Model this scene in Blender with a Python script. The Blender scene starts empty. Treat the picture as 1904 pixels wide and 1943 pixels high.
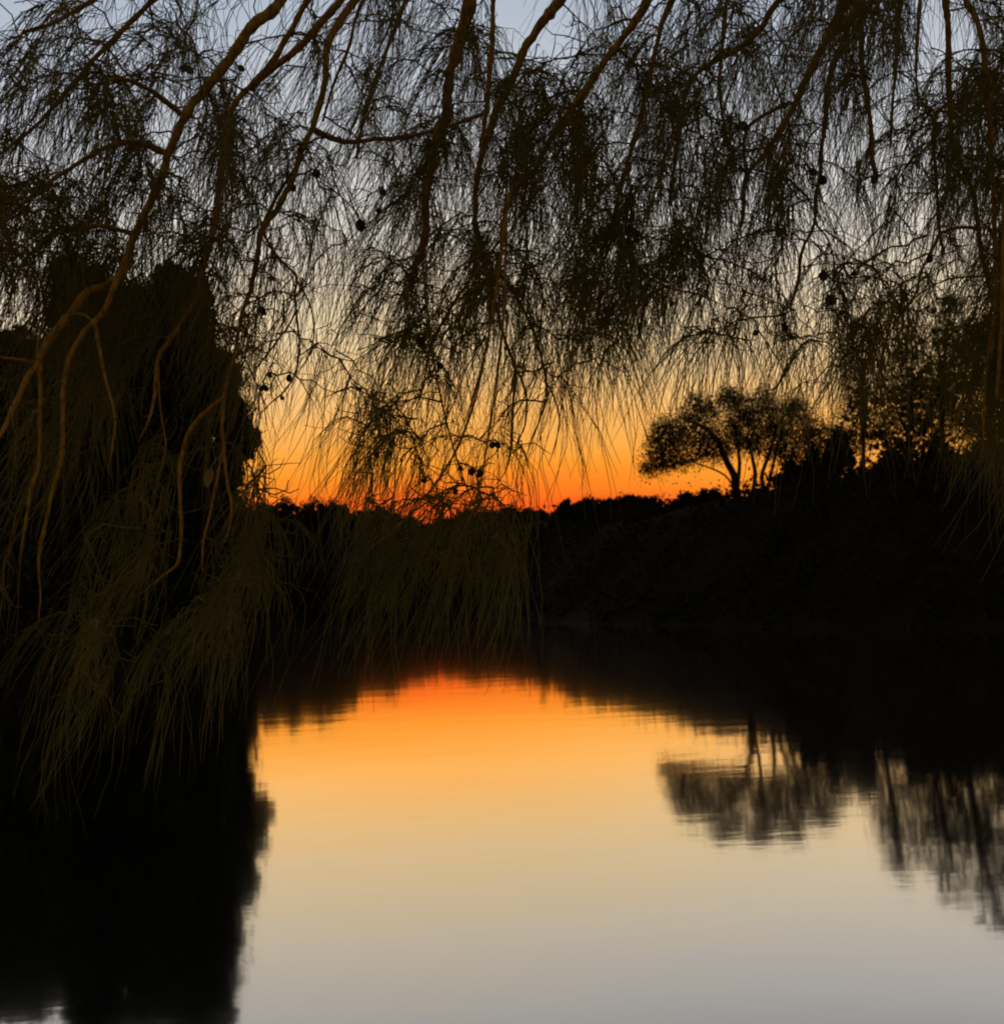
import bpy, math, random
import numpy as np
from mathutils import Matrix, Vector

rng = np.random.default_rng(11)
random.seed(11)
scene = bpy.context.scene
col = scene.collection

# ------------------------------------------------------------------ camera
FPX = 2088.0                       # focal length in units of a 1904-wide frame
CAM = np.array((0.0, 0.0, 1.25))
PITCH, ROLL = math.radians(4.02), math.radians(3.0)
F = np.array((0.0, math.cos(PITCH), math.sin(PITCH)))
U0 = np.array((0.0, -math.sin(PITCH), math.cos(PITCH)))
X0 = np.array((1.0, 0.0, 0.0))
RT = math.cos(ROLL) * X0 - math.sin(ROLL) * U0
UP = math.sin(ROLL) * X0 + math.cos(ROLL) * U0
cam_data = bpy.data.cameras.new('camera')
cam_data.sensor_fit = 'HORIZONTAL'
cam_data.sensor_width = 36.0
cam_data.lens = 36.0 * FPX / 1904.0
cam_data.clip_start = 0.05
cam_data.clip_end = 4000.0
cam = bpy.data.objects.new('camera', cam_data)
col.objects.link(cam)
cam.matrix_world = Matrix(((RT[0], UP[0], -F[0], CAM[0]), (RT[1], UP[1], -F[1], CAM[1]),
                           (RT[2], UP[2], -F[2], CAM[2]), (0, 0, 0, 1)))
cam_data.dof.use_dof = True
cam_data.dof.focus_distance = 3.2
cam_data.dof.aperture_fstop = 7.0
scene.camera = cam

# ------------------------------------------------------------------ dusk sky
world = bpy.data.worlds.new('World')
scene.world = world
world.use_nodes = True
nt = world.node_tree
nt.nodes.clear()
N = nt.nodes.new
L = nt.links.new
w_out = N('ShaderNodeOutputWorld')
w_bg = N('ShaderNodeBackground')
w_tc = N('ShaderNodeTexCoord')
w_sep = N('ShaderNodeSeparateXYZ')
L(w_tc.outputs['Generated'], w_sep.inputs[0])
w_ramp = N('ShaderNodeValToRGB')
SKY = [(0.000, (1.00, 0.090, 0.010)), (0.055, (1.00, 0.130, 0.012)), (0.072, (1.00, 0.220, 0.016)),
       (0.090, (1.00, 0.330, 0.028)), (0.112, (1.00, 0.405, 0.062)), (0.140, (0.99, 0.490, 0.125)),
       (0.172, (0.93, 0.580, 0.240)), (0.205, (0.88, 0.640, 0.350)), (0.239, (0.85, 0.685, 0.450)),
       (0.285, (0.79, 0.710, 0.590)), (0.330, (0.71, 0.690, 0.655)), (0.390, (0.57, 0.595, 0.635)),
       (0.460, (0.45, 0.510, 0.600)), (0.520, (0.36, 0.430, 0.540)), (0.700, (0.14, 0.185, 0.270)),
       (1.000, (0.040, 0.058, 0.10))]
cr = w_ramp.color_ramp
while len(cr.elements) < len(SKY):
    cr.elements.new(0.5)
for e, (p, c) in zip(cr.elements, SKY):
    e.position = p
    e.color = (*c, 1)
# the glow reaches higher round the point where the sun went down; faint haze streaks drift through it
w_ax = N('ShaderNodeMath'); w_ax.operation = 'ADD'; w_ax.inputs[1].default_value = 0.06
L(w_sep.outputs['X'], w_ax.inputs[0])
w_ab = N('ShaderNodeMath'); w_ab.operation = 'ABSOLUTE'
L(w_ax.outputs[0], w_ab.inputs[0])
w_gl = N('ShaderNodeMapRange'); w_gl.interpolation_type = 'SMOOTHSTEP'
w_gl.inputs['From Min'].default_value = 0.0; w_gl.inputs['From Max'].default_value = 0.42
w_gl.inputs['To Min'].default_value = -0.024; w_gl.inputs['To Max'].default_value = 0.006
L(w_ab.outputs[0], w_gl.inputs['Value'])
w_map = N('ShaderNodeMapping'); w_map.inputs['Rotation'].default_value = (0, math.radians(-28), 0)
w_map.inputs['Scale'].default_value = (3.0, 3.0, 26.0)
L(w_tc.outputs['Generated'], w_map.inputs[0])
w_no = N('ShaderNodeTexNoise'); w_no.inputs['Scale'].default_value = 1.6; w_no.inputs['Detail'].default_value = 4
L(w_map.outputs[0], w_no.inputs['Vector'])
w_na = N('ShaderNodeMath'); w_na.operation = 'MULTIPLY_ADD'
w_na.inputs[1].default_value = 0.030; w_na.inputs[2].default_value = -0.015
L(w_no.outputs[0], w_na.inputs[0])
w_s1 = N('ShaderNodeMath'); w_s1.operation = 'ADD'
L(w_sep.outputs['Z'], w_s1.inputs[0]); L(w_gl.outputs[0], w_s1.inputs[1])
w_s2 = N('ShaderNodeMath'); w_s2.operation = 'ADD'
L(w_s1.outputs[0], w_s2.inputs[0]); L(w_na.outputs[0], w_s2.inputs[1])
L(w_s2.outputs[0], w_ramp.inputs[0])
w_mr = N('ShaderNodeMapRange')          # glow fades smoothly away from the sunset
w_mr.interpolation_type = 'SMOOTHSTEP'
w_mr.inputs['From Min'].default_value = -0.35
w_mr.inputs['From Max'].default_value = 0.78
L(w_sep.outputs['Y'], w_mr.inputs['Value'])
w_sky = N('ShaderNodeTexSky')
w_sky.sky_type = 'NISHITA'
w_sky.sun_disc = False
w_sky.sun_elevation = math.radians(-2.0)
w_sky.sun_rotation = math.radians(0.0)
w_dim = N('ShaderNodeMix'); w_dim.data_type = 'RGBA'; w_dim.blend_type = 'MULTIPLY'
w_dim.inputs[0].default_value = 1.0
w_dim.inputs[7].default_value = (0.10, 0.10, 0.10, 1)
L(w_sky.outputs[0], w_dim.inputs[6])
w_east = N('ShaderNodeMix'); w_east.data_type = 'RGBA'; w_east.blend_type = 'ADD'
w_east.inputs[0].default_value = 1.0
w_east.inputs[7].default_value = (0.135, 0.105, 0.080, 1)   # the dim dusk sky away from the glow
L(w_dim.outputs[2], w_east.inputs[6])
w_mix = N('ShaderNodeMix'); w_mix.data_type = 'RGBA'
L(w_mr.outputs[0], w_mix.inputs[0])
L(w_east.outputs[2], w_mix.inputs[6])
L(w_ramp.outputs[0], w_mix.inputs[7])
L(w_mix.outputs[2], w_bg.inputs[0])
w_bg.inputs[1].default_value = 1.0
L(w_bg.outputs[0], w_out.inputs[0])

scene.view_settings.view_transform = 'Standard'
scene.view_settings.look = 'None'
scene.view_settings.exposure = 0.0
scene.view_settings.gamma = 1.0
scene.render.engine = 'CYCLES'
scene.cycles.use_denoising = True
scene.cycles.max_bounces = 4
scene.cycles.diffuse_bounces = 1
scene.cycles.glossy_bounces = 2
scene.cycles.transmission_bounces = 1
scene.cycles.debug_use_spatial_splits = True
scene.cycles.use_adaptive_sampling = True
scene.cycles.adaptive_threshold = 0.02
scene.cycles.pixel_filter_type = 'BLACKMAN_HARRIS'
scene.cycles.filter_width = 2.0

# ------------------------------------------------------------------ helpers
def P(px, py, d):
    """a point at depth d seen at (px, py) of the 1904-wide photograph"""
    return CAM + d * (F + (px - 952.0) / FPX * RT + (971.5 - py) / FPX * UP)

def mesh_np(name, verts, faces, mat, parent=None, smooth=False):
    """verts (n,3); faces: list of int arrays, each (m,3) or (m,4)"""
    verts = np.asarray(verts, np.float32)
    if not isinstance(faces, (list, tuple)):
        faces = [faces]
    me = bpy.data.meshes.new(name)
    me.vertices.add(len(verts))
    me.vertices.foreach_set('co', verts.ravel())
    loops = np.concatenate([f.ravel() for f in faces]).astype(np.int32)
    sizes = np.concatenate([np.full(len(f), f.shape[1], np.int32) for f in faces])
    starts = np.concatenate(([0], np.cumsum(sizes)[:-1])).astype(np.int32)
    me.loops.add(len(loops))
    me.loops.foreach_set('vertex_index', loops)
    me.polygons.add(len(sizes))
    me.polygons.foreach_set('loop_start', starts)
    me.polygons.foreach_set('loop_total', sizes)
    if smooth:
        me.polygons.foreach_set('use_smooth', np.ones(len(sizes), bool))
    me.update(calc_edges=True)
    me.materials.append(mat)
    o = bpy.data.objects.new(name, me)
    col.objects.link(o)
    if parent is not None:
        o.parent = parent
    return o

def empty(name, loc, label=None, cat=None, group=None):
    o = bpy.data.objects.new(name, None)
    o.empty_display_size = 0.2
    col.objects.link(o)
    o.location = tuple(float(v) for v in loc)
    tag(o, label, cat, group)
    return o

def tag(o, label=None, cat=None, group=None, kind=None):
    if label: o['label'] = label
    if cat: o['category'] = cat
    if group: o['group'] = group
    if kind: o['kind'] = kind
    return o

def norm(v):
    return v / np.maximum(np.linalg.norm(v, axis=-1, keepdims=True), 1e-9)

def tubes(paths, radii, sides):
    """paths (n,k,3), radii (n,k) -> verts, quads"""
    n, k, _ = paths.shape
    t = norm(np.gradient(paths, axis=1))
    ref = np.where(np.abs(t[:, :1, 0:1]) < 0.8, np.array((1.0, 0, 0)), np.array((0, 1.0, 0)))
    ref = np.broadcast_to(ref, t.shape)
    a = norm(np.cross(t, ref))
    b = np.cross(t, a)
    ang = np.linspace(0, 2 * np.pi, sides, endpoint=False)
    ring = (a[:, :, None, :] * np.cos(ang)[None, None, :, None] + b[:, :, None, :] * np.sin(ang)[None, None, :, None])
    v = paths[:, :, None, :] + ring * radii[:, :, None, None]
    idx = np.arange(n * k * sides).reshape(n, k, sides)
    i0 = idx[:, :-1, :]
    i1 = idx[:, 1:, :]
    q = np.stack((i0, np.roll(i0, -1, 2), np.roll(i1, -1, 2), i1), -1).reshape(-1, 4)
    return v.reshape(-1, 3), q

def tube1(path, radii, sides):
    path = np.asarray(path, float)
    v, q = tubes(path[None], np.asarray(radii, float)[None], sides)
    k = len(path)
    n = len(v)
    v = np.vstack((v, path[:1], path[-1:]))
    cap = [(n, (i + 1) % sides, i) for i in range(sides)]
    cap += [(n + 1, (k - 1) * sides + i, (k - 1) * sides + (i + 1) % sides) for i in range(sides)]
    return v, q, np.array(cap, np.int32)

def tube_obj(name, path, radii, sides, mat, parent, origin):
    v, q, c = tube1(path, radii, sides)
    return mesh_np(name, v - origin, [q, c], mat, parent, True)

def smooth_path(pts, n):
    """Catmull-Rom through pts, resampled to n points; pts (k, m)"""
    pts = np.asarray(pts, float)
    if len(pts) == 2:
        t = np.linspace(0, 1, n)[:, None]
        return pts[0] * (1 - t) + pts[1] * t
    seg = np.linalg.norm(np.diff(pts[:, :3], axis=0), axis=1)
    s = np.concatenate(([0], np.cumsum(seg)))
    e = np.vstack((2 * pts[0] - pts[1], pts, 2 * pts[-1] - pts[-2]))
    u = np.linspace(0, s[-1], n)
    out = []
    for x in u:
        i = min(max(np.searchsorted(s, x, side='right') - 1, 0), len(seg) - 1)
        t = (x - s[i]) / max(seg[i], 1e-9)
        p0, p1, p2, p3 = e[i], e[i + 1], e[i + 2], e[i + 3]
        out.append(0.5 * (2 * p1 + (p2 - p0) * t + (2 * p0 - 5 * p1 + 4 * p2 - p3) * t * t
                          + (3 * p1 - p0 - 3 * p2 + p3) * t ** 3))
    return np.array(out)

def leaf_quads(cent, size, aspect=0.55, droop=0.0):
    """randomly turned, slightly folded leaf faces"""
    n = len(cent)
    a = rng.normal(size=(n, 3)); a[:, 2] -= droop
    a = norm(a)
    b = norm(np.cross(a, rng.normal(size=(n, 3))))
    c = np.cross(a, b)
    s = np.asarray(size).reshape(-1, 1) * np.ones((n, 1))
    v = np.stack((cent - a * s * .5, cent + b * s * .5 * aspect + c * s * .1,
                  cent + a * s * .5, cent - b * s * .5 * aspect + c * s * .1), 1)
    f = np.arange(4 * n, dtype=np.int32).reshape(n, 4)
    return v.reshape(-1, 3), f

# ------------------------------------------------------------------ materials
def material(name, c1, c2, scale=8.0, rough=0.8, bump=0.0, trans=0.0, spec=0.2, stretch=(1, 1, 1)):
    m = bpy.data.materials.new(name)
    m.use_nodes = True
    t = m.node_tree
    bs = t.nodes['Principled BSDF']
    out = t.nodes['Material Output']
    tc = t.nodes.new('ShaderNodeTexCoord')
    mp = t.nodes.new('ShaderNodeMapping')
    mp.inputs['Scale'].default_value = stretch
    no = t.nodes.new('ShaderNodeTexNoise')
    no.inputs['Scale'].default_value = scale
    no.inputs['Detail'].default_value = 6
    rp = t.nodes.new('ShaderNodeValToRGB')
    rp.color_ramp.elements[0].position = 0.32
    rp.color_ramp.elements[1].position = 0.68
    rp.color_ramp.elements[0].color = (*c1, 1)
    rp.color_ramp.elements[1].color = (*c2, 1)
    t.links.new(tc.outputs['Object'], mp.inputs[0])
    t.links.new(mp.outputs[0], no.inputs['Vector'])
    t.links.new(no.outputs[0], rp.inputs[0])
    t.links.new(rp.outputs[0], bs.inputs['Base Color'])
    bs.inputs['Roughness'].default_value = rough
    bs.inputs['Specular IOR Level'].default_value = spec
    if bump:
        bp = t.nodes.new('ShaderNodeBump')
        bp.inputs['Strength'].default_value = bump
        bp.inputs['Distance'].default_value = 0.01
        t.links.new(no.outputs[0], bp.inputs['Height'])
        t.links.new(bp.outputs[0], bs.inputs['Normal'])
    if trans:
        tr = t.nodes.new('ShaderNodeBsdfTranslucent')
        t.links.new(rp.outputs[0], tr.inputs['Color'])
        mx = t.nodes.new('ShaderNodeMixShader')
        mx.inputs[0].default_value = trans
        t.links.new(bs.outputs[0], mx.inputs[1])
        t.links.new(tr.outputs[0], mx.inputs[2])
        t.links.new(mx.outputs[0], out.inputs[0])
    return m

M_bark = material('sheoak_bark', (0.22, 0.11, 0.011), (0.54, 0.30, 0.03), 110, 0.9, 1.0, stretch=(1, 1, 0.35))
M_needle = material('sheoak_needles', (0.15, 0.13, 0.012), (0.31, 0.235, 0.023), 9, 0.75, trans=0.2)
M_cone = material('seed_cone', (0.04, 0.028, 0.014), (0.08, 0.05, 0.02), 60, 0.9, 0.5)
M_trunk = material('dark_bark', (0.04, 0.03, 0.02), (0.08, 0.06, 0.04), 6, 0.95, 0.5)
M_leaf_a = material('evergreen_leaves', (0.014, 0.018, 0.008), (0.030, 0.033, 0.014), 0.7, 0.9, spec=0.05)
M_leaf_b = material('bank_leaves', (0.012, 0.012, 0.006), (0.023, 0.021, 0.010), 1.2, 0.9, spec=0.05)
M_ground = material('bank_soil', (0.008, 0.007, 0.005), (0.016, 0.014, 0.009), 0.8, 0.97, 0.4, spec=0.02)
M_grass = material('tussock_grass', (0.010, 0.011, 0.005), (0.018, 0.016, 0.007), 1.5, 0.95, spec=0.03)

def water_material():
    m = bpy.data.materials.new('still_water')
    m.use_nodes = True
    t = m.node_tree
    t.nodes.clear()
    out = t.nodes.new('ShaderNodeOutputMaterial')
    gl = t.nodes.new('ShaderNodeBsdfGlossy')
    gl.inputs['Roughness'].default_value = 0.05
    gl.inputs['Color'].default_value = (1.0, 0.975, 0.95, 1)
    di = t.nodes.new('ShaderNodeBsdfDiffuse')
    di.inputs['Color'].default_value = (0.006, 0.006, 0.005, 1)
    fr = t.nodes.new('ShaderNodeFresnel')
    fr.inputs['IOR'].default_value = 1.333
    pw = t.nodes.new('ShaderNodeMath'); pw.operation = 'POWER'
    pw.inputs[1].default_value = 0.61
    sc_ = t.nodes.new('ShaderNodeMath'); sc_.operation = 'MULTIPLY'; sc_.use_clamp = True
    sc_.inputs[1].default_value = 1.78
    t.links.new(pw.outputs[0], sc_.inputs[0])
    mx = t.nodes.new('ShaderNodeMixShader')
    t.links.new(fr.outputs[0], pw.inputs[0])
    t.links.new(sc_.outputs[0], mx.inputs[0])
    t.links.new(di.outputs[0], mx.inputs[1])
    t.links.new(gl.outputs[0], mx.inputs[2])
    t.links.new(mx.outputs[0], out.inputs[0])
    tc = t.nodes.new('ShaderNodeTexCoord')
    n1 = t.nodes.new('ShaderNodeTexNoise'); n1.inputs['Scale'].default_value = 2.2; n1.inputs['Detail'].default_value = 3
    n2 = t.nodes.new('ShaderNodeTexNoise'); n2.inputs['Scale'].default_value = 16.0; n2.inputs['Detail'].default_value = 2
    mp = t.nodes.new('ShaderNodeMapping'); mp.inputs['Scale'].default_value = (0.5, 1.0, 1.0)
    t.links.new(tc.outputs['Object'], mp.inputs[0])
    t.links.new(mp.outputs[0], n1.inputs['Vector'])
    t.links.new(mp.outputs[0], n2.inputs['Vector'])
    ad = t.nodes.new('ShaderNodeMath'); ad.operation = 'MULTIPLY_ADD'
    ad.inputs[1].default_value = 0.12
    t.links.new(n2.outputs[0], ad.inputs[0])
    t.links.new(n1.outputs[0], ad.inputs[2])
    bp = t.nodes.new('ShaderNodeBump')
    bp.inputs['Strength'].default_value = 1.0
    bp.inputs['Distance'].default_value = 0.0012
    t.links.new(ad.outputs[0], bp.inputs['Height'])
    t.links.new(bp.outputs[0], gl.inputs['Normal'])
    return m
M_water = water_material()

# ------------------------------------------------------------------ ground and water
SHORE = np.array([(-90, 1.2), (-90, 17), (-20, 18), (-9.5, 21), (-8, 27), (-9.8, 38), (-11.5, 50), (-13, 58), (-8, 62), (-3.5, 61), (0.2, 46), (3.4, 34),
                  (7.0, 25), (12, 18), (20, 13), (90, 8), (90, 1.2)], float)

def shore_dist(x, y):
    """distance outside the pond (positive on land, negative in the water)"""
    p = np.stack((x, y), -1)
    best = np.full(x.shape, 1e9)
    inside = np.zeros(x.shape, bool)
    k = len(SHORE)
    for i in range(k):
        a, b = SHORE[i], SHORE[(i + 1) % k]
        ab = b - a
        t = np.clip(((p - a) @ ab) / (ab @ ab), 0, 1)
        best = np.minimum(best, np.linalg.norm(p - (a + t[..., None] * ab), axis=-1))
        cond = (a[1] > y) != (b[1] > y)
        with np.errstate(divide='ignore', invalid='ignore'):
            xi = (b[0] - a[0]) * (y - a[1]) / (b[1] - a[1]) + a[0]
        inside ^= cond & (x < xi)
    return np.where(inside, -best, best)

def sst(a, b, x):
    t = np.clip((x - a) / (b - a), 0, 1)
    return t * t * (3 - 2 * t)

def lump(x, y):
    return (np.sin(x * .31 + y * .17) * .5 + np.sin(x * .83 - y * .59 + 1.3) * .28 + np.sin(x * 1.9 + y * 1.6) * .12)

def height(x, y):
    x = np.asarray(x, float); y = np.asarray(y, float)
    s = shore_dist(x, y)
    right = sst(-4, 2, x - 0.02 * y) * sst(8, 22, y)
    near = 1 - sst(2, 7, y)
    H = 2.4 * (1 - right) + 3.95 * right
    H = H * (1 - near) + 0.55 * near
    H = H + sst(75, 150, y) * 6.0 + sst(60, 200, np.abs(x)) * 3
    w = 5.5
    land = H * sst(-0.3, w, s) + 0.16 * lump(x, y) * sst(0, 3, s)
    return np.where(s > 0, land + 0.02, np.maximum(-1.2, s * 0.4))

ax = np.concatenate((-np.geomspace(700, 48, 16), np.linspace(-46, 34, 110), np.geomspace(36, 700, 18)))
ay = np.concatenate((-np.geomspace(700, 6, 18), np.linspace(-5, 100, 150), np.geomspace(104, 1500, 22)))
gx, gy = np.meshgrid(ax, ay)
gz = height(gx, gy)
nx, ny = len(ax), len(ay)
ii = np.arange(nx * ny).reshape(ny, nx)
gq = np.stack((ii[:-1, :-1], ii[:-1, 1:], ii[1:, 1:], ii[1:, :-1]), -1).reshape(-1, 4)
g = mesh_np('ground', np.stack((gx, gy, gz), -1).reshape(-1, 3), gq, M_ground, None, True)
tag(g, 'dark earth banks and hill around the still pond', kind='structure')
wv = np.array([(-95, 0.5, 0), (95, 0.5, 0), (95, 70, 0), (-95, 70, 0)], float)
wtr = mesh_np('water', wv, np.array([(0, 1, 2, 3)], np.int32), M_water)
tag(wtr, 'still pond mirroring the orange and grey dusk sky', kind='structure')

def on_ground(px, d):
    """ground point under the view direction of column px at depth d"""
    p = P(px, 1080, d)
    return np.array((p[0], p[1], float(height(p[0], p[1]))))

# ------------------------------------------------------------------ bank trees
def tree(name, label, group, base, lobes, leaf, n, mat, stems=3, trunk_r=0.15, inner=0.35, cat='tree', core=True, loose=.15):
    """lobes: list of (centre xyz, radii xyz). Leaves fill each lobe, denser in clumps near the skin."""
    root = empty(name, base, label, cat, group)
    base = np.asarray(base, float)
    vol = np.array([r[0] * r[1] * r[2] for _, r in lobes]) ** 0.67
    cnt = np.maximum(20, (n * vol / vol.sum()).astype(int))
    V, Fq, off = [], [], 0
    for (c, r), k in zip(lobes, cnt):
        c = np.asarray(c, float); r = np.asarray(r, float)
        m = max(6, k // 45)                                        # clumps
        u = norm(rng.normal(size=(m, 3))) * (rng.uniform(0.35, 1, (m, 1)) ** 0.5)
        pick = rng.integers(0, m, k)
        q = u[pick] + rng.normal(size=(k, 3)) * loose
        sz = leaf * rng.uniform(0.6, 1.35, k)
        v, f = leaf_quads(c + q * r, sz, droop=0.5)
        V.append(v); Fq.append(f + off); off += len(v)
        if core:
            kk = int(k * inner)
            q = norm(rng.normal(size=(kk, 3))) * (rng.uniform(0, 0.8, (kk, 1)) ** 0.45)
            v, f = leaf_quads(c + q * r * 0.85, leaf * 2.6 * rng.uniform(.7, 1.3, kk), 0.8)
            V.append(v); Fq.append(f + off); off += len(v)
    V = np.vstack(V); Fq = np.vstack(Fq)
    gzv = height(V[:, 0], V[:, 1]) - 0.05
    V[:, 2] = np.maximum(V[:, 2], gzv)
    mesh_np('crown', V - base, Fq, mat, root)
    # trunk with limbs that reach into the lobes
    top = max((np.asarray(c)[2] for c, r in lobes))
    tp = [base - (0, 0, .25), base + (0, 0, .33 * (top - base[2])) + rng.normal(size=3) * .05 * (top - base[2]) * (1, 1, 0),
          np.array((np.mean([c[0] for c, _ in lobes]), np.mean([c[1] for c, _ in lobes]), top))]
    tpath = smooth_path(np.array(tp), 9)
    tv, tq, tc_ = tube1(tpath, np.linspace(trunk_r, trunk_r * .25, 9), 8)
    vs, qs, cs, off = [tv], [tq], [tc_], len(tv)
    for i in range(min(stems * 3, len(lobes) * 2)):
        c, r = lobes[i % len(lobes)]
        s0 = tpath[rng.integers(2, 6)]
        e0 = np.asarray(c) + rng.normal(size=3) * np.asarray(r) * .3
        mid = (s0 + e0) / 2 + np.array((0, 0, -.08 * np.linalg.norm(e0 - s0)))
        v, q, cc = tube1(smooth_path(np.array((s0, mid, e0)), 6), np.linspace(trunk_r * .45, trunk_r * .12, 6), 6)
        vs.append(v); qs.append(q + off); cs.append(cc + off); off += len(v)
    mesh_np('trunk', np.vstack(vs) - base, [np.vstack(qs), np.vstack(cs)], M_trunk, root, True)
    return root

def lob(px, py, hw, hh, d, dd=None):
    s = d / FPX
    return (P(px, py, d), (hw * s, (dd if dd else hw) * s, hh * s))

G_LEFT = 'tall dark trees massed on the left bank'
left = [
    ('broad_evergreen', 'low round-topped dark tree at the far left edge of the left bank', 25, 26,
     [(25, 690, 80, 85), (80, 710, 60, 85), (-70, 690, 90, 110), (30, 800, 100, 120), (10, 940, 110, 130), (10, 1100, 120, 100)], 9000),
    ('columnar_evergreen', 'tall narrow dark tree rising second from the left on the left bank', 150, 31,
     [(135, 540, 40, 66), (165, 560, 40, 60), (150, 600, 66, 90), (150, 720, 85, 110), (150, 860, 95, 130), (150, 1000, 100, 120),
      (150, 1130, 100, 90)], 12000),
    ('broad_evergreen', 'dark rounded tree between the two tallest trees of the left bank', 255, 30,
     [(225, 590, 50, 60), (280, 590, 50, 56), (250, 625, 66, 70), (255, 710, 75, 90), (255, 830, 90, 120), (250, 980, 100, 120), (250, 1120, 100, 90)], 11000),
    ('tall_evergreen', 'ragged dark tree with airy top at the water end of the left bank', 345, 32,
     [(325, 545, 44, 56), (365, 575, 40, 60), (350, 640, 60, 75), (378, 690, 44, 60), (345, 760, 80, 100),
      (350, 880, 75, 120), (345, 1010, 80, 110), (345, 1130, 80, 80)], 13000),
    ('leaning_evergreen', 'dark tree bulging over the water at the right end of the left bank', 425, 66,
     [(418, 720, 34, 70), (432, 790, 44, 60), (464, 830, 27, 24), (452, 850, 30, 26), (425, 890, 38, 60), (425, 980, 50, 80),
      (440, 1060, 60, 50)], 6500),
]
for nm, lb, cx, d, lbs, n in left:
    lo = [lob(a, b, c, e, d) for a, b, c, e in lbs]
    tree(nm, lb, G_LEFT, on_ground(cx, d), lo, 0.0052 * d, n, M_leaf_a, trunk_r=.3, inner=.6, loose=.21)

# far bank
ORD = ['first', 'second', 'third', 'fourth', 'fifth', 'sixth', 'seventh', 'eighth', 'ninth', 'tenth', 'eleventh',
       'twelfth', 'thirteenth', 'fourteenth', 'fifteenth', 'sixteenth', 'seventeenth', 'eighteenth', 'nineteenth',
       'twentieth', 'twenty-first', 'twenty-second', 'twenty-third', 'twenty-fourth']
far = [(490, 952, 40, 100), (540, 944, 48, 108), (596, 951, 42, 112), (640, 952, 32, 150), (680, 964, 40, 215),
       (726, 960, 44, 225), (766, 976, 40, 232), (808, 992, 44, 238), (850, 982, 34, 236), (884, 968, 34, 230),
       (922, 968, 38, 228), (960, 958, 40, 224), (1008, 965, 46, 215), (1046, 980, 34, 200), (1076, 947, 30, 90),
       (1118, 940, 40, 80), (1164, 941, 42, 72), (1196, 938, 30, 66), (1232, 940, 40, 60)]
for i, (cx, top, hw, d) in enumerate(far):
    base = on_ground(cx, d)
    # height of the crown down to the ground
    s = d / FPX
    foot = 971.5 - (((base - CAM) @ UP) / ((base - CAM) @ F)) * FPX
    hh = (foot - top) / 2
    lo = [lob(cx, top + hh * .5, hw * .9, hh * .52, d), lob(cx - hw * .35, top + hh, hw * 1.15, hh * .7, d),
          lob(cx + hw * .4, top + hh * 1.3, hw * 1.2, hh * .7, d)]
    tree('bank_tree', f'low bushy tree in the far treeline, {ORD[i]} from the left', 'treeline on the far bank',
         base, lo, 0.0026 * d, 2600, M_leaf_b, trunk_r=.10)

# right bank
G_RIGHT = 'trees on the crest of the right bank'
right = [
    ('slender_tree', 'slender leafy tree beside the spreading tree on the right bank crest', 1642, 35,
     [(1640, 690, 30, 40), (1625, 740, 34, 40), (1655, 760, 40, 45), (1612, 800, 36, 40), (1650, 830, 40, 34), (1600, 845, 34, 26), (1690, 815, 36, 40)], 7000),
    ('leafy_tree', 'broad leafy tree behind hanging strands, second from the spreading tree', 1730, 34,
     [(1720, 655, 36, 40), (1700, 720, 45, 50), (1755, 720, 55, 55), (1730, 770, 60, 45), (1740, 815, 60, 36), (1785, 800, 36, 44)], 9500),
    ('tall_leafy_tree', 'tall leafy tree topped by dark star-shaped tuft near the right edge', 1815, 33,
     [(1803, 582, 26, 24), (1770, 586, 16, 13), (1800, 640, 42, 40), (1830, 690, 55, 60), (1805, 750, 60, 50),
      (1840, 800, 40, 35)], 8200),
    ('edge_tree', 'dark dense tree cut by the right edge of the view', 1900, 32,
     [(1890, 640, 40, 60), (1905, 720, 60, 80), (1900, 820, 60, 60), (1960, 700, 70, 120)], 8000),
]
for nm, lb, cx, d, lbs, n in right:
    lo = [lob(a, b, c, e, d) for a, b, c, e in lbs]
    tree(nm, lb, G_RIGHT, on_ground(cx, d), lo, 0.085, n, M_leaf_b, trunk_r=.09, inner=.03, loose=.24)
shrubs = [(1300, 932, 26, 44), (1345, 928, 24, 42), (1500, 868, 24, 36), (1545, 846, 26, 36), (1588, 806, 30, 35),
          (1700, 826, 30, 34), (1780, 824, 32, 33), (1870, 835, 30, 32)]
for i, (cx, top, hw, d) in enumerate(shrubs):
    base = on_ground(cx, d)
    foot = 971.5 - (((base - CAM) @ UP) / ((base - CAM) @ F)) * FPX
    hh = max(14, (foot - top) / 2)
    lo = [lob(cx, foot - hh * 1.1, hw, hh, d), lob(cx + hw * .6, foot - hh * .7, hw * .8, hh * .7, d),
          lob(cx - hw * .7, foot - hh * .6, hw * .8, hh * .6, d)]
    tree('shrub', f'low dark shrub along the right bank crest, {ORD[i]} from the left', 'shrubs on the right bank crest',
         base, lo, 0.10, 900, M_leaf_b, trunk_r=.03, cat='shrub', inner=.3)

# skeleton that reaches for tips ------------------------------------------------
def reach(nodes, tips, sag, pull=0.0, steps=5, jit=0.02):
    """connect each tip to the nearest skeleton node; returns list of (path, start_index)"""
    nodes = [np.asarray(n, float) for n in nodes]
    out = []
    arr = np.array(nodes)
    for tp in tips:
        d = np.linalg.norm(arr - tp, axis=1) + pull * np.maximum(0, tp[2] - arr[:, 2] - 99)
        i = int(np.argmin(d))
        s = arr[i]
        ln = np.linalg.norm(tp - s)
        t = np.linspace(0, 1, steps)[:, None]
        path = s * (1 - t) + tp * t
        path[:, 2] += np.sin(t[:, 0] * np.pi) * sag * ln
        path[1:-1] += rng.normal(size=(steps - 2, 3)) * jit * ln
        out.append((path, i))
        arr = np.vstack((arr, path[1:]))
    return out

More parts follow.
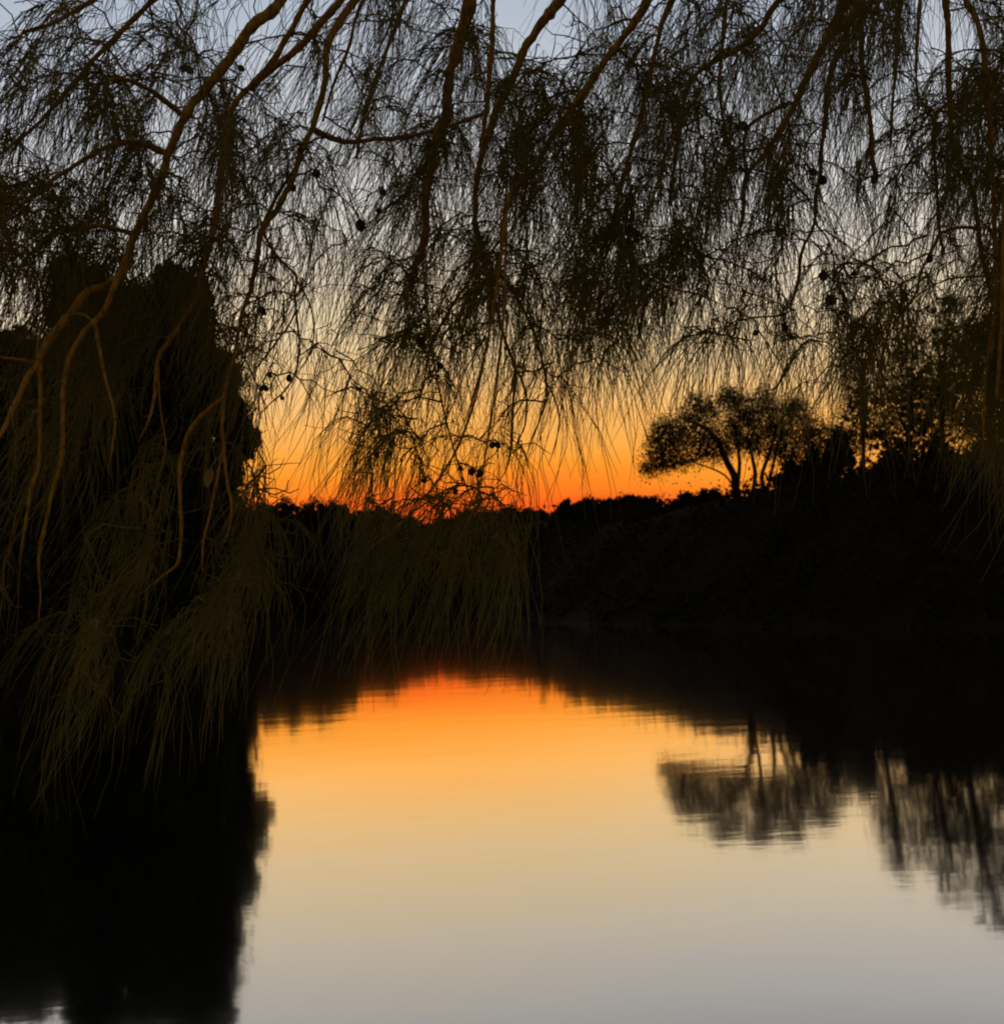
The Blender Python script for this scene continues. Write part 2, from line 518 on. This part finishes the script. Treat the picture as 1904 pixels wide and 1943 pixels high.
def spreading_tree():
    d = 39.0
    base = on_ground(1396, d)
    root = empty('spreading_tree', base, 'wide spreading tree with several bare forked stems on the right bank',
                 'tree', G_RIGHT)
    def q(px, py, dd=0.0):
        return P(px, py, d + dd)
    stems = [[q(1396, 942), q(1393, 905), q(1376, 872), q(1364, 842), q(1340, 815), q(1312, 800)],
             [q(1396, 935), q(1402, 890, .3), q(1400, 850, .5), q(1392, 815, .4), q(1385, 790)],
             [q(1428, 935), q(1432, 900, -.2), q(1426, 865, -.4), q(1418, 830), q(1424, 795)],
             [q(1450, 932), q(1444, 905), q(1452, 880), q(1462, 850, .4), q(1470, 815, .6), q(1490, 785, .6)],
             [q(1456, 930), q(1464, 890, -.4), q(1470, 865, -.5), q(1480, 830, -.5), q(1510, 800, -.3)],
             [q(1393, 925), q(1372, 900, -.5), q(1330, 882, -.8), q(1280, 868, -.6), q(1245, 866, -.3)]]
    px = d / FPX
    nodes = []
    for k, s in enumerate(stems):
        path = smooth_path(np.array(s), 14)
        r0 = (11, 6, 6, 6, 5, 3)[k] * px * .75
        tube_obj('stem', path, np.linspace(r0, r0 * .35, 14), 8, M_trunk, root, base)
        nodes += list(path[5:])
    tips = []
    while len(tips) < 760:
        a = rng.uniform(1212, 1612); b = rng.uniform(738, 905)
        cxn = (a - 1410) / 195.0
        topy = 905 - 160 * math.sqrt(max(0, 1 - cxn * cxn)) ** .9 + 12 * math.sin(a * .09)
        low = 885 - 50 * (1 - abs(cxn))
        if b < topy or b > low + 20:
            continue
        tips.append(q(a, b, rng.normal() * 1.1))
    tips.sort(key=lambda t: np.linalg.norm(t - base))
    paths = reach(nodes, tips, 0.06)
    v, qd = tubes(np.array([p for p, _ in paths]), np.linspace(0.022, 0.007, 5)[None].repeat(len(paths), 0), 4)
    o = mesh_np('twigs', v - base, qd, M_trunk, root); o['kind'] = 'stuff'
    cent = []
    for p, _ in paths:
        k = 58
        t = rng.integers(2, 5, k)
        cent.append(p[t] + rng.normal(size=(k, 3)) * (0.17, .17, .19))
    v, f = leaf_quads(np.vstack(cent), 0.075 * rng.uniform(.6, 1.5, len(cent) * 58), 0.5)
    mesh_np('crown', v - base, f, M_leaf_b, root)
spreading_tree()

# grass on the crests and reeds along the shore (uncountable)
def blades(name, label, pts, h, mat):
    n = len(pts)
    lean = rng.normal(size=(n, 3)) * (.25, .25, 0)
    hh = h * rng.uniform(.5, 1.3, n)[:, None]
    t = np.array((0, .5, 1.0))
    path = pts[:, None, :] + (np.array((0, 0, 1.0)) * t[None, :, None] + lean[:, None, :] * (t ** 2)[None, :, None]) * hh[:, None, :]
    v, q = tubes(path, np.array((.012, .009, .002))[None].repeat(n, 0) * (h / .5), 3)
    o = mesh_np(name, v, q, mat)
    tag(o, label, 'grass', kind='stuff')
def scatter(n, x0, x1, y0, y1, s0, s1):
    x = rng.uniform(x0, x1, n * 6); y = rng.uniform(y0, y1, n * 6)
    s = shore_dist(x, y)
    k = (s > s0) & (s < s1)
    x, y = x[k][:n], y[k][:n]
    return np.stack((x, y, height(x, y) - .03), -1)
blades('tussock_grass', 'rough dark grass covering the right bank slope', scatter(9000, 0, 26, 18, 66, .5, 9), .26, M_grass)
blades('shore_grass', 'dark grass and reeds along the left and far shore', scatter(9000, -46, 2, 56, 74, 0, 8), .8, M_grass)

def scrub(name, label, pts, per, spread, leaf, mat):
    c = np.repeat(pts, per, 0)
    n = len(c)
    amp = np.repeat(rng.uniform(.5, 1.4, len(pts)), per)
    c = c + rng.normal(size=(n, 3)) * spread * np.array((1, 1, .0)) * amp[:, None]
    c[:, 2] = height(c[:, 0], c[:, 1]) + np.abs(rng.normal(size=n)) * spread * .75 * amp
    v, f = leaf_quads(c, leaf * rng.uniform(.5, 1.5, n), 0.5)
    tag(mesh_np(name, v, f, mat), label, 'undergrowth', kind='stuff')
scrub('hill_scrub', 'low dark scrub covering the right bank down to the water', scatter(1100, -6, 30, 12, 70, .1, 13), 42, .36, .15, M_leaf_b)
scrub('shore_scrub', 'low dark scrub along the left and far banks', scatter(700, -44, 0, 16, 84, .1, 16), 40, .7, .34, M_leaf_b)
scrub('ridge_scrub', 'dark scrub over the rise behind the far treeline', scatter(1300, -48, 4, 72, 165, 5, 130), 40, .9, .5, M_leaf_b)

# ------------------------------------------------------------------ the she-oak overhead
TRUNK = np.array((3.4, -2.2, 0.0)); TRUNK[2] = float(height(TRUNK[0], TRUNK[1]))
sheoak = empty('weeping_sheoak', TRUNK, 'weeping she-oak whose needle strands hang across the whole upper view', 'tree')
tp = smooth_path(np.array([TRUNK - (0, 0, .3), TRUNK + (.05, .05, 1.5), TRUNK + (-.1, .2, 3.2), TRUNK + (-.25, .5, 5.0), TRUNK + (-.3, .8, 7.0)]), 16)
tube_obj('trunk', tp, np.linspace(.24, .06, 16), 12, M_bark, sheoak, TRUNK)

# boughs traced as (x, y) with depth from d0 to d1 and width from w0 to w1 (1904-wide frame units)
BOUGHS = [
 # left, near
 (2.5, 2.2, 20, 13, True, [(560,-60),(519,14),(477,52),(418,131),(377,187),(353,225),(321,294),(287,380),(256,446),(225,532),(166,559),(131,601),(93,649),(73,687)]),
 (2.7, 2.4, 14, 9, True, [(700,-70),(653,0),(619,35),(567,86),(519,124),(463,173),(439,204),(425,249),(411,311),(404,363),(398,432),(384,494),(374,560),(352,600),(318,650)]),
 (2.6, 2.5, 11, 11, True, [(640,-60),(584,0),(550,59),(512,121),(463,173)]),
 (2.9, 2.3, 15, 7, True, [(700,-60),(672,0),(640,52),(622,90),(619,138),(601,207),(591,242),(567,294),(546,346),(518,397),(494,432),(484,484),(474,539),(460,581),(446,640),(442,667),(432,715),(425,756)]),
 (2.9, 2.9, 8, 5, True, [(720,-60),(680,20),(660,90),(632,160),(612,230)]),
 # centre
 (3.0, 3.2, 10, 7, False, [(591,242),(625,262),(662,270),(714,266),(783,261),(852,242),(921,214)]),
 (2.8, 2.8, 26, 12, True, [(900,-70),(887,0),(873,69),(859,138),(852,207),(838,259),(825,311),(818,363),(814,415),(804,467),(797,497)]),
 (3.0, 3.0, 20, 9, True, [(1100,-60),(1060,0),(1025,41),(991,86),(970,138),(949,180),(932,225),(915,277),(904,346),(900,420),(915,490),(930,545)]),
 (3.2, 3.1, 11, 8, True, [(938,-60),(935,0),(934,69),(929,138),(922,207),(912,280)]),
 (2.5, 2.6, 18, 6, True, [(1245,-60),(1226,0),(1209,35),(1177,80),(1146,128),(1112,173),(1067,225),(1036,270),(1008,328),(974,356),(955,420),(950,480)]),
 (2.7, 2.8, 12, 5, True, [(1300,-60),(1262,20),(1240,100),(1222,190),(1196,290),(1170,380),(1160,460)]),
 # right
 (3.0, 3.2, 15, 6, True, [(1540,-60),(1480,0),(1445,53),(1403,88),(1350,116),(1315,148),(1290,220),(1276,310),(1270,390)]),
 (3.4, 3.4, 17, 7, False, [(1640,-60),(1600,11),(1579,53),(1551,102),(1533,141),(1508,193),(1487,239),(1463,281),(1438,313),(1417,341),(1414,390),(1404,430)]),
 (3.4, 3.4, 8, 6, False, [(1494,197),(1452,218),(1420,246),(1412,281),(1417,317),(1420,345)]),
 (3.0, 3.1, 12, 5, True, [(1650,-60),(1624,11),(1600,70),(1582,123),(1568,169),(1565,229),(1558,299),(1556,334),(1547,369),(1544,422),(1522,475),(1515,528),(1500,580)]),
 (3.3, 3.3, 12, 9, False, [(1640,-60),(1630,0),(1635,70),(1639,141),(1646,193),(1653,246),(1654,299),(1663,334)]),
 (3.6, 3.6, 8, 5, False, [(1712,-60),(1705,0),(1702,70),(1695,158),(1690,220),(1688,281)]),
 (3.1, 3.2, 13, 7, False, [(1785,-60),(1792,0),(1797,70),(1799,141),(1802,193),(1807,264),(1821,310),(1839,345),(1853,398),(1864,493),(1885,580)]),
 (3.1, 3.2, 8, 5, False, [(1802,193),(1776,214),(1772,240),(1772,299),(1778,369),(1783,440),(1790,480)]),
 (2.6, 2.5, 12, 6, False, [(1810,-60),(1832,0),(1850,35),(1862,90),(1872,180),(1880,300),(1888,430),(1890,560),(1880,680)]),
 (2.4, 2.3, 12, 6, False, [(1960,-40),(1935,100),(1915,260),(1905,420),(1900,600),(1890,760)]),
 # carriers above and beyond the frame
 (3.6, 3.8, 16, 6, False, [(380,-160),(300,-90),(220,-30),(140,20),(60,60)]),
 (3.2, 3.0, 14, 5, False, [(420,-140),(330,-40),(250,40),(180,110),(110,190),(40,260),(-40,320)]),
 (2.6, 2.4, 12, 5, False, [(353,225),(300,180),(255,155),(215,150),(170,175)]),
 (2.6, 2.4, 12, 5, False, [(321,294),(260,270),(200,280),(130,320),(60,370),(0,430)]),
 (2.4, 2.3, 9, 5, False, [(256,446),(190,430),(120,440),(60,480),(20,540)]),
 (3.9, 4.0, 12, 5, False, [(820,-120),(780,-20),(745,60),(715,140),(690,220),(676,300)]),
 (3.8, 3.9, 10, 5, False, [(1400,-120),(1380,-20),(1370,80),(1366,180),(1380,280)]),
 (4.0, 4.0, 10, 4, False, [(1750,-100),(1745,20),(1740,120),(1742,210)]),
]
# secondary branches and trailing ends: index of carrying bough, depths, widths, path
ENDS = [
 (0, 2.2, 2.05, 9, 5, [(73,687),(74,718),(76,805),(74,884),(59,936),(48,995),(35,1074)]),
 (0, 2.2, 2.0, 12, 8, [(73,687),(52,718),(30,765),(10,805),(-20,860)]),
 (0, 2.2, 2.0, 10, 6, [(221,536),(200,590),(166,628),(138,673),(124,736),(121,805),(119,874),(100,943),(86,1005),(76,1064),(78,1133),(74,1180)]),
 (0, 2.25, 2.1, 7, 4, [(180,612),(186,650),(194,687),(200,718),(214,770),(219,805),(214,850),(206,900)]),
 (0, 2.2, 2.2, 5, 4, [(76,690),(72,660),(77,625),(84,600)]),
 (0, 2.2, 2.1, 7, 4, [(73,690),(40,683),(0,678),(-30,676)]),
 (1, 2.4, 2.2, 9, 5, [(318,650),(300,680),(295,740),(285,790),(262,838)]),
 (1, 2.4, 2.25, 5, 3, [(300,690),(303,750),(308,800),(314,840),(309,880),(300,910)]),
 (3, 2.3, 2.1, 9, 6, [(425,756),(387,788),(359,822),(346,860),(339,891),(340,943),(344,995),(340,1047),(332,1074),(300,1100),(270,1125)]),
 (3, 2.3, 2.1, 7, 4, [(425,756),(420,805),(424,845),(427,874),(432,920),(440,960),(436,1000),(424,1030)]),
 (3, 2.3, 2.15, 6, 4, [(424,850),(410,920),(398,980),(386,1030),(384,1090)]),
 (3, 2.9, 2.9, 6, 3, [(494,432),(515,474),(536,500),(560,525),(558,560),(562,600),(567,649),(560,705),(539,742),(498,781),(484,820)]),
 (3, 2.9, 2.9, 4, 2.5, [(560,528),(575,552),(588,580),(596,622),(593,650),(584,680),(570,701),(558,712)]),
 (3, 2.9, 2.9, 4, 3, [(562,590),(545,622),(519,656),(484,701),(460,732)]),
 (7, 3.0, 2.9, 8, 4, [(930,545),(945,600),(961,658),(976,700),(971,779),(968,848),(957,893),(935,925)]),
 (7, 3.0, 3.0, 5, 3, [(972,690),(988,715),(999,755),(995,807),(980,845),(970,880)]),
 (7, 2.9, 2.9, 7, 3, [(950,520),(985,570),(1005,610),(1023,658),(1037,738),(1023,796),(1006,838),(994,885)]),
 (7, 2.9, 2.9, 4, 2, [(1034,720),(1051,755),(1061,796),(1054,841),(1040,885)]),
 (9, 2.6, 2.7, 7, 3, [(950,480),(930,560),(925,640),(905,720),(885,790),(860,840)]),
 (9, 2.7, 2.8, 6, 3, [(960,440),(900,520),(850,590),(815,660),(800,740),(770,820)]),
 (10, 2.8, 2.8, 5, 3, [(1160,460),(1130,520),(1070,570),(1030,610)]),
 (10, 2.8, 2.9, 6, 3, [(1165,440),(1210,510),(1270,545),(1330,560),(1390,590)]),
 (12, 3.4, 3.4, 5, 3, [(1450,295),(1475,325),(1500,345),(1530,375),(1545,410)]),
 (14, 3.1, 3.1, 4, 2.5, [(1547,425),(1570,455),(1582,500),(1578,540),(1565,560)]),
 (14, 3.1, 3.1, 4, 2.5, [(1560,235),(1535,262),(1526,300),(1532,340),(1545,360)]),
 (14, 3.1, 3.2, 4, 2, [(1515,528),(1505,560),(1490,600),(1478,650)]),
 (17, 3.2, 3.2, 6, 4, [(1783,440),(1760,490),(1745,520),(1735,560),(1700,610),(1680,640)]),
 (19, 2.5, 2.4, 6, 3, [(1885,600),(1870,700),(1865,800),(1862,880)]),
 (9, 2.4, 2.3, 7, 4, [(965,370),(940,560),(900,760),(850,880),(790,960),(740,1010),(690,1050)]),
 (9, 2.4, 2.3, 6, 3, [(960,400),(955,600),(930,800),(905,940),(880,1010),(850,1050)]),
 (6, 2.8, 2.5, 5, 3, [(800,490),(812,600),(830,720),(860,850),(900,960),(930,1020)]),
]

def trunk_link(S, tang):
    """way from the trunk to the first point of a bough, overhead and out of the picture"""
    z = min(6.4, max(3.2, S[2] + rng.uniform(.4, 1.6)))
    i = int(np.argmin(np.abs(tp[:, 2] - z)))
    A = tp[i]
    C1 = A + np.array((0, 0, .8)) + .35 * (S - A)
    C2 = S - tang * .9 + np.array((0, 0, .25))
    t = np.linspace(0, 1, 9)[:-1, None]
    return A * (1 - t) ** 3 + 3 * C1 * t * (1 - t) ** 2 + 3 * C2 * t * t * (1 - t) + S * t ** 3

bough_obj, nodes, node_bough = [], [], []
def add_nodes(path, k):
    for p in path:
        nodes.append(p); node_bough.append(k)

def wobble(path, r):
    n = len(path)
    a = np.cumsum(rng.normal(size=(n, 3)), axis=0)
    a -= np.linspace(0, 1, n)[:, None] * a[-1]
    return path + a * r * 0.10

for k, (d0, d1, w0, w1, lit, pts) in enumerate(BOUGHS):
    m = len(pts)
    ds = np.linspace(d0, d1, m)
    p3 = np.array([P(x, y, d) for (x, y), d in zip(pts, ds)])
    path = smooth_path(p3, 6 * m)
    r = np.linspace(w0 * d0, w1 * d1, len(path)) / FPX / 2
    r = r * (1 + .10 * np.sin(np.linspace(0, 9 + k, len(path))) + rng.normal(size=len(path)) * .07 + .25 * (rng.uniform(size=len(path)) > .94))
    path = wobble(path, r[0])
    full, fr = path, r
    if pts[0][1] < 0:
        tang = path[1] - path[0]; tang /= np.linalg.norm(tang)
        ln = trunk_link(path[0], tang)
        full = np.vstack((ln, path))
        fr = np.concatenate((np.linspace(max(.03, r[0] * 1.8), r[0], len(ln) + 1)[:-1], r))
    bo = tube_obj('bough', full, fr, 9, M_bark, sheoak, TRUNK)
    bough_obj.append(bo)
    add_nodes(path[4::2], k)
for k, d0, d1, w0, w1, pts in ENDS:
    m = len(pts)
    p3 = np.array([P(x, y, d) for (x, y), d in zip(pts, np.linspace(d0, d1, m))])
    path = smooth_path(p3, 5 * m)
    # start from the nearest point of its bough so that it grows out of it
    cand = np.array([nodes[i] for i in range(len(nodes)) if node_bough[i] == k])
    a = cand[np.argmin(np.linalg.norm(cand - path[0], axis=1))]
    if np.linalg.norm(a - path[0]) > .01:
        path = np.vstack((smooth_path(np.array((a, (a + path[0]) / 2 + (0, 0, .01), path[0])), 5)[:-1], path))
    r = np.linspace(w0 * d0, w1 * d1, len(path)) / FPX / 2 * np.where(np.linspace(0, 1, len(path)) > .75, np.linspace(4, .25 , len(path)).clip(0, 1), 1)
    r = r * (1 + rng.normal(size=len(path)) * .07)
    path = wobble(path, r[0])
    o = tube_obj('twig', path, r, 7, M_bark, bough_obj[k], TRUNK)
    add_nodes(path[3::2], k)

# how much of the picture the foliage covers, in tenths, on a 100-unit grid from the top left
COVER = [
 '1565654556666666766766',
 '3666643556666766666666',
 '5775543456777774557876',
 '6765654555777774447988',
 '7665443346777754447988',
 '6665432457776665547988',
 '3444312565434555457988',
 '2333202564222222336988',
 '2222201653110010004777',
 '2222201322100000001222',
 '2333211332000000000000',
 '3443321222000000000000',
 '2332210000000000000000',
 '0111000000000000000000',
]
cells, wts = [], []
for j, row in enumerate(COVER):
    for i, ch in enumerate(row[:20]):
        c = int(ch) / 10.0
        if c > 0:
            cells.append((i, j)); wts.append(-math.log(1 - min(c, .93)))
wts = np.array(wts); wts /= wts.sum()
NT = 1900
def hole_noise(x, y, lat, sx, sy):
    u, v = x / sx + 3, y / sy + 3
    i, j = int(u), int(v)
    a, b = u - i, v - j
    a, b = a * a * (3 - 2 * a), b * b * (3 - 2 * b)
    g_ = lambda p, q: lat[p % 97, q % 97]
    return (g_(i, j) * (1 - a) + g_(i + 1, j) * a) * (1 - b) + (g_(i, j + 1) * (1 - a) + g_(i + 1, j + 1) * a) * b
LAT = rng.uniform(0, 1, (97, 97)); LAT2 = rng.uniform(0, 1, (97, 97))
pick = rng.choice(len(cells), NT * 8, p=wts)
tips = []
for c in pick:
    i, j = cells[c]
    x = (i + rng.uniform(-.1, 1.1)) * 100
    y = (j + rng.uniform(-.1, 1.1)) * 100 - 55
    h = .6 * hole_noise(x, y, LAT, 62, 90) + .4 * hole_noise(x, y, LAT2, 28, 45)
    if rng.uniform() > np.clip((h - .30) / .34, .03, 1): continue
    if len(tips) >= NT: break
    near = x < 480 and y > 480
    if near: d = rng.uniform(2.3, 3.1)
    elif y > 900: d = rng.uniform(2.3, 2.9)
    else: d = rng.uniform(2.4, 4.3) if x > 480 else rng.uniform(2.2, 3.6)
    if x > 1030 and y > 690: y -= rng.uniform(30, 150)
    if x > 500 and y > 1090: y -= rng.uniform(60, 160)
    tips.append((x, y, d))
tips = np.array(tips)
tip3 = np.array([P(*t) for t in tips])
# grow nearest ones first
arr = np.array(nodes); owner = list(node_bough)
order = np.argsort([np.min(np.linalg.norm(arr - t, axis=1)) for t in tip3])
twigs = []
for t_i in order:
    tpnt = tip3[t_i]
    dv = arr - tpnt
    dist = np.linalg.norm(dv, axis=1) + np.maximum(0, .15 * np.linalg.norm(dv, axis=1) - dv[:, 2]) * 1.5      # rather hang from above
    i = int(np.argmin(dist))
    s = arr[i]; ln = np.linalg.norm(tpnt - s)
    t = np.linspace(0, 1, 7)[:, None]
    path = s * (1 - t) + tpnt * t
    path[:, 2] += np.sin(t[:, 0] * np.pi) * .16 * ln * rng.uniform(.2, 1.3)
    path[1:-1] += rng.normal(size=(5, 3)) * .028 * ln
    twigs.append((path, owner[i], ln))
    arr = np.vstack((arr, path[2::2])); owner += [owner[i]] * len(path[2::2])

# strands of needles
def strands_for(items):
    """items: list of (path, count) -> verts, quads"""
    P0, D0, LN = [], [], []
    for path, cnt, base_len in items:
        u = rng.uniform(.15, 1.0, cnt) * (len(path) - 1)
        i = np.minimum(u.astype(int), len(path) - 2)
        f = (u - i)[:, None]
        P0.append(path[i] * (1 - f) + path[i + 1] * f)
        dd = norm(path[i + 1] - path[i]) * 1.0 + rng.normal(size=(cnt, 3)) * .30 + np.array((-.18, 0, -.22))
        D0.append(norm(dd))
        LN.append(base_len * rng.uniform(.75, 1.3) * rng.uniform(.4, 1.35, cnt))
    P0 = np.vstack(P0); D0 = np.vstack(D0); LN = np.concatenate(LN)
    n = len(P0)
    K = 6
    own = np.concatenate([np.full(c, rng.normal() * .26) for _, c, _ in items])
    wind = own - 0.24 + rng.normal(size=n) * .11 - .10 * np.sin(P0[:, 0] * 1.7 + P0[:, 1])
    g = norm(np.stack((wind, rng.normal(size=n) * .14, -np.ones(n)), -1))
    pts = np.zeros((n, K, 3)); pts[:, 0] = P0
    stiff = rng.uniform(.55, 1.1, n)[:, None]
    for k in range(1, K):
        t = (k - .5) / (K - 1)
        w = np.clip(t ** .55 / stiff * .85, 0, 1)
        d = norm(D0 * (1 - w) + g * w + rng.normal(size=(n, 3)) * .065)
        pts[:, k] = pts[:, k - 1] + d * (LN / (K - 1))[:, None]
    r0 = rng.uniform(.0006, .00122, n)[:, None] * np.array((1, 1, .95, .9, .75, .4))[None]
    return pts, r0

by_bough = {}
for path, k, ln in twigs:
    by_bough.setdefault(k, []).append((path, ln))
twigs_sorted = sorted(range(len(twigs)), key=lambda i: -twigs[i][2])
big = set(twigs_sorted[:230])
for i in sorted(big):
    path, k, ln = twigs[i]
    r = np.linspace(.0032, .0014, 7)
    tube_obj('twig', path, r, 5, M_bark, bough_obj[k], TRUNK)
rest = {}
for i, (path, k, ln) in enumerate(twigs):
    if i not in big:
        rest.setdefault(k, []).append(path)
total = 0
for k in sorted(by_bough):
    items = [(p, int(rng.integers(9, 16)), .10 * ((p[-1] - CAM) @ F)) for p, ln in by_bough[k]]
    pts, rr = strands_for(items)
    total += len(pts)
    v, q = tubes(pts, rr, 3)
    V, Q = [v], [q]
    off = len(v)
    if k in rest:
        pp = np.array(rest[k])
        v2, q2 = tubes(pp, np.linspace(.0026, .0011, 7)[None].repeat(len(pp), 0), 4)
        V.append(v2); Q.append(q2 + off)
    # short kinked side twigs that tangle between the strands
    kp = []
    for p, ln in by_bough[k]:
        e = p[-1] - CAM; dep_ = e @ F
        ex = 952 + (e @ RT) / dep_ * FPX; ey = 971.5 - (e @ UP) / dep_ * FPX
        knot = 680 < ex < 1010 and 540 < ey < 930
        for _ in range(8 if knot else 4):
            a0 = p[rng.integers(1, len(p))]
            l0 = rng.uniform(.02, .05)
            d1 = norm(rng.normal(size=3) * (1, .6, .8)); d2 = norm(d1 + rng.normal(size=3) * .8); d3 = norm(d2 + rng.normal(size=3) * .9)
            kp.append((a0, a0 + d1 * l0, a0 + d1 * l0 + d2 * l0 * .8, a0 + d1 * l0 + d2 * l0 * .8 + d3 * l0 * .6))
    kp = np.array(kp)
    v3, q3 = tubes(kp, np.array((.0015, .0013, .0012, .0007))[None] * rng.uniform(.7, 1.5, (len(kp), 1)), 3)
    off = sum(len(x) for x in V)
    V.append(v3); Q.append(q3 + off)
    o = mesh_np('needle_strands', np.vstack(V) - TRUNK, np.vstack(Q), M_needle, bough_obj[k])
    o['kind'] = 'stuff'
print('strands', total, 'twigs', len(twigs))

# seed cones: knobbly ovals on short stalks
def cone_mesh():
    nu, nv = 10, 8
    v = [(0, 0, -1.0)]
    for j in range(1, nv):
        a = -math.pi / 2 + math.pi * j / nv
        for i in range(nu):
            b = 2 * math.pi * (i + .5 * (j % 2)) / nu
            k = 1.0 + (.16 if (i + j) % 2 else -.10)
            v.append((math.cos(a) * math.cos(b) * k * .78, math.cos(a) * math.sin(b) * k * .78, math.sin(a) * 1.0))
    v.append((0, 0, 1.0))
    f3, f4 = [], []
    for i in range(nu):
        f3.append((0, 1 + (i + 1) % nu, 1 + i))
        e = 1 + (nv - 2) * nu
        f3.append((len(v) - 1, e + i, e + (i + 1) % nu))
    for j in range(nv - 2):
        for i in range(nu):
            a = 1 + j * nu + i; b = 1 + j * nu + (i + 1) % nu
            f4.append((a, b, b + nu, a + nu))
    n0 = len(v)                                             # stalk
    for z, r in ((.95, .12), (1.9, .10)):
        for i in range(5):
            v.append((math.cos(i * 1.2566) * r, math.sin(i * 1.2566) * r, z))
    for i in range(5):
        f4.append((n0 + i, n0 + (i + 1) % 5, n0 + 5 + (i + 1) % 5, n0 + 5 + i))
    return np.array(v), np.array(f3, np.int32), np.array(f4, np.int32)
cv, cf3, cf4 = cone_mesh()
cone_me = None
spots = [(688, 432, 15), (730, 378, 10), (722, 398, 8), (1550, 348, 12), (1540, 336, 9), (1410, 236, 11), (1398, 228, 8),
         (1552, 545, 14), (1560, 562, 13), (1545, 575, 12), (540, 768, 6), (1180, 545, 9), (1465, 615, 10),
         (516, 735, 8), (538, 700, 9), (505, 730, 8), (520, 712, 6), (1665, 338, 11), (1760, 485, 10), (936, 830, 9),
         (950, 838, 9), (905, 905, 11), (920, 890, 10), (935, 905, 9), (740, 880, 10), (755, 862, 9), (728, 868, 8),
         (800, 650, 11), (815, 632, 9), (790, 668, 9), (760, 610, 8), (830, 690, 9), (580, 355, 11), (572, 372, 10),
         (505, 595, 9), (515, 600, 7), (250, 350, 10), (560, 290, 9), (850, 905, 8), (820, 920, 8), (870, 940, 8),
         (1130, 560, 8), (1105, 590, 8), (1290, 545, 7), (1505, 640, 7), (1430, 640, 8), (1620, 520, 7), (1280, 600, 7),
         (345, 130, 12), (360, 150, 10), (470, 120, 9)]
for (x, y, r) in spots:
    d = 2.9
    target = P(x, y, d)
    # hang it under the nearest twig in view direction
    rel = arr - CAM
    dep = rel @ F
    sx = 952 + (rel @ RT) / dep * FPX; sy = 971.5 - (rel @ UP) / dep * FPX
    i = int(np.argmin((sx - x) ** 2 + (sy - (y - 1.6 * r)) ** 2 + (dep - d) ** 2 * 400))
    dd = dep[i]
    rad = .75 * r * dd / FPX
    if cone_me is None:
        c = mesh_np('seed_cone', cv, [cf3, cf4], M_cone, bough_obj[owner[i]])
        cone_me = c.data
    else:
        c = bpy.data.objects.new('seed_cone', cone_me); col.objects.link(c); c.parent = bough_obj[owner[i]]
    hang = norm(np.array((rng.normal() * .5, rng.normal() * .5, -1.0)))
    loc = arr[i] + hang * 1.75 * rad
    c.location = tuple(loc - TRUNK)
    dirv = Vector(arr[i] - loc)
    if dirv.length < 1e-4: dirv = Vector((0, 0, 1))
    c.rotation_mode = 'QUATERNION'
    c.rotation_quaternion = dirv.to_track_quat('Z', 'Y')
    c.scale = (rad, rad, rad * 1.1)

# one pale dried leaf caught in the hanging twigs
tt = np.linspace(0, 1, 7)
wd = np.sin(tt * np.pi) ** .8 * (1 - .35 * tt)
lv = []
for t, w in zip(tt, wd):
    for side in (-1, 0, 1):
        lv.append((side * w * .011, .004 * (1 - abs(side)) + .008 * t * t, .020 - .042 * t))
lv = np.array(lv)
lf = np.array([(3 * r + c, 3 * r + c + 1, 3 * r + c + 4, 3 * r + c + 3) for r in range(6) for c in range(2)], np.int32)
lv = np.vstack((lv, lv + np.array((0, .0008, 0))))
lf = np.vstack((lf, lf[:, ::-1] + 21))
sv, sq, sc3 = tube1(np.array([(0, 0, .019), (.004, .001, .032), (.012, .0, .045)]), (.0009, .0008, .0007), 5)
leaf_o = mesh_np('dried_leaf', np.vstack((lv, sv)), [lf, sq + len(lv), sc3 + len(lv)],
                 material('dried_leaf', (0.42, 0.26, 0.06), (0.55, 0.36, 0.10), 90, 0.8), bough_obj[3], True)
leaf_o.location = tuple(P(396, 905, 2.1) - TRUNK)
leaf_o.rotation_euler = (.15, .25, .3)
leaf_o['label'] = 'pale dried leaf caught among the hanging twigs'
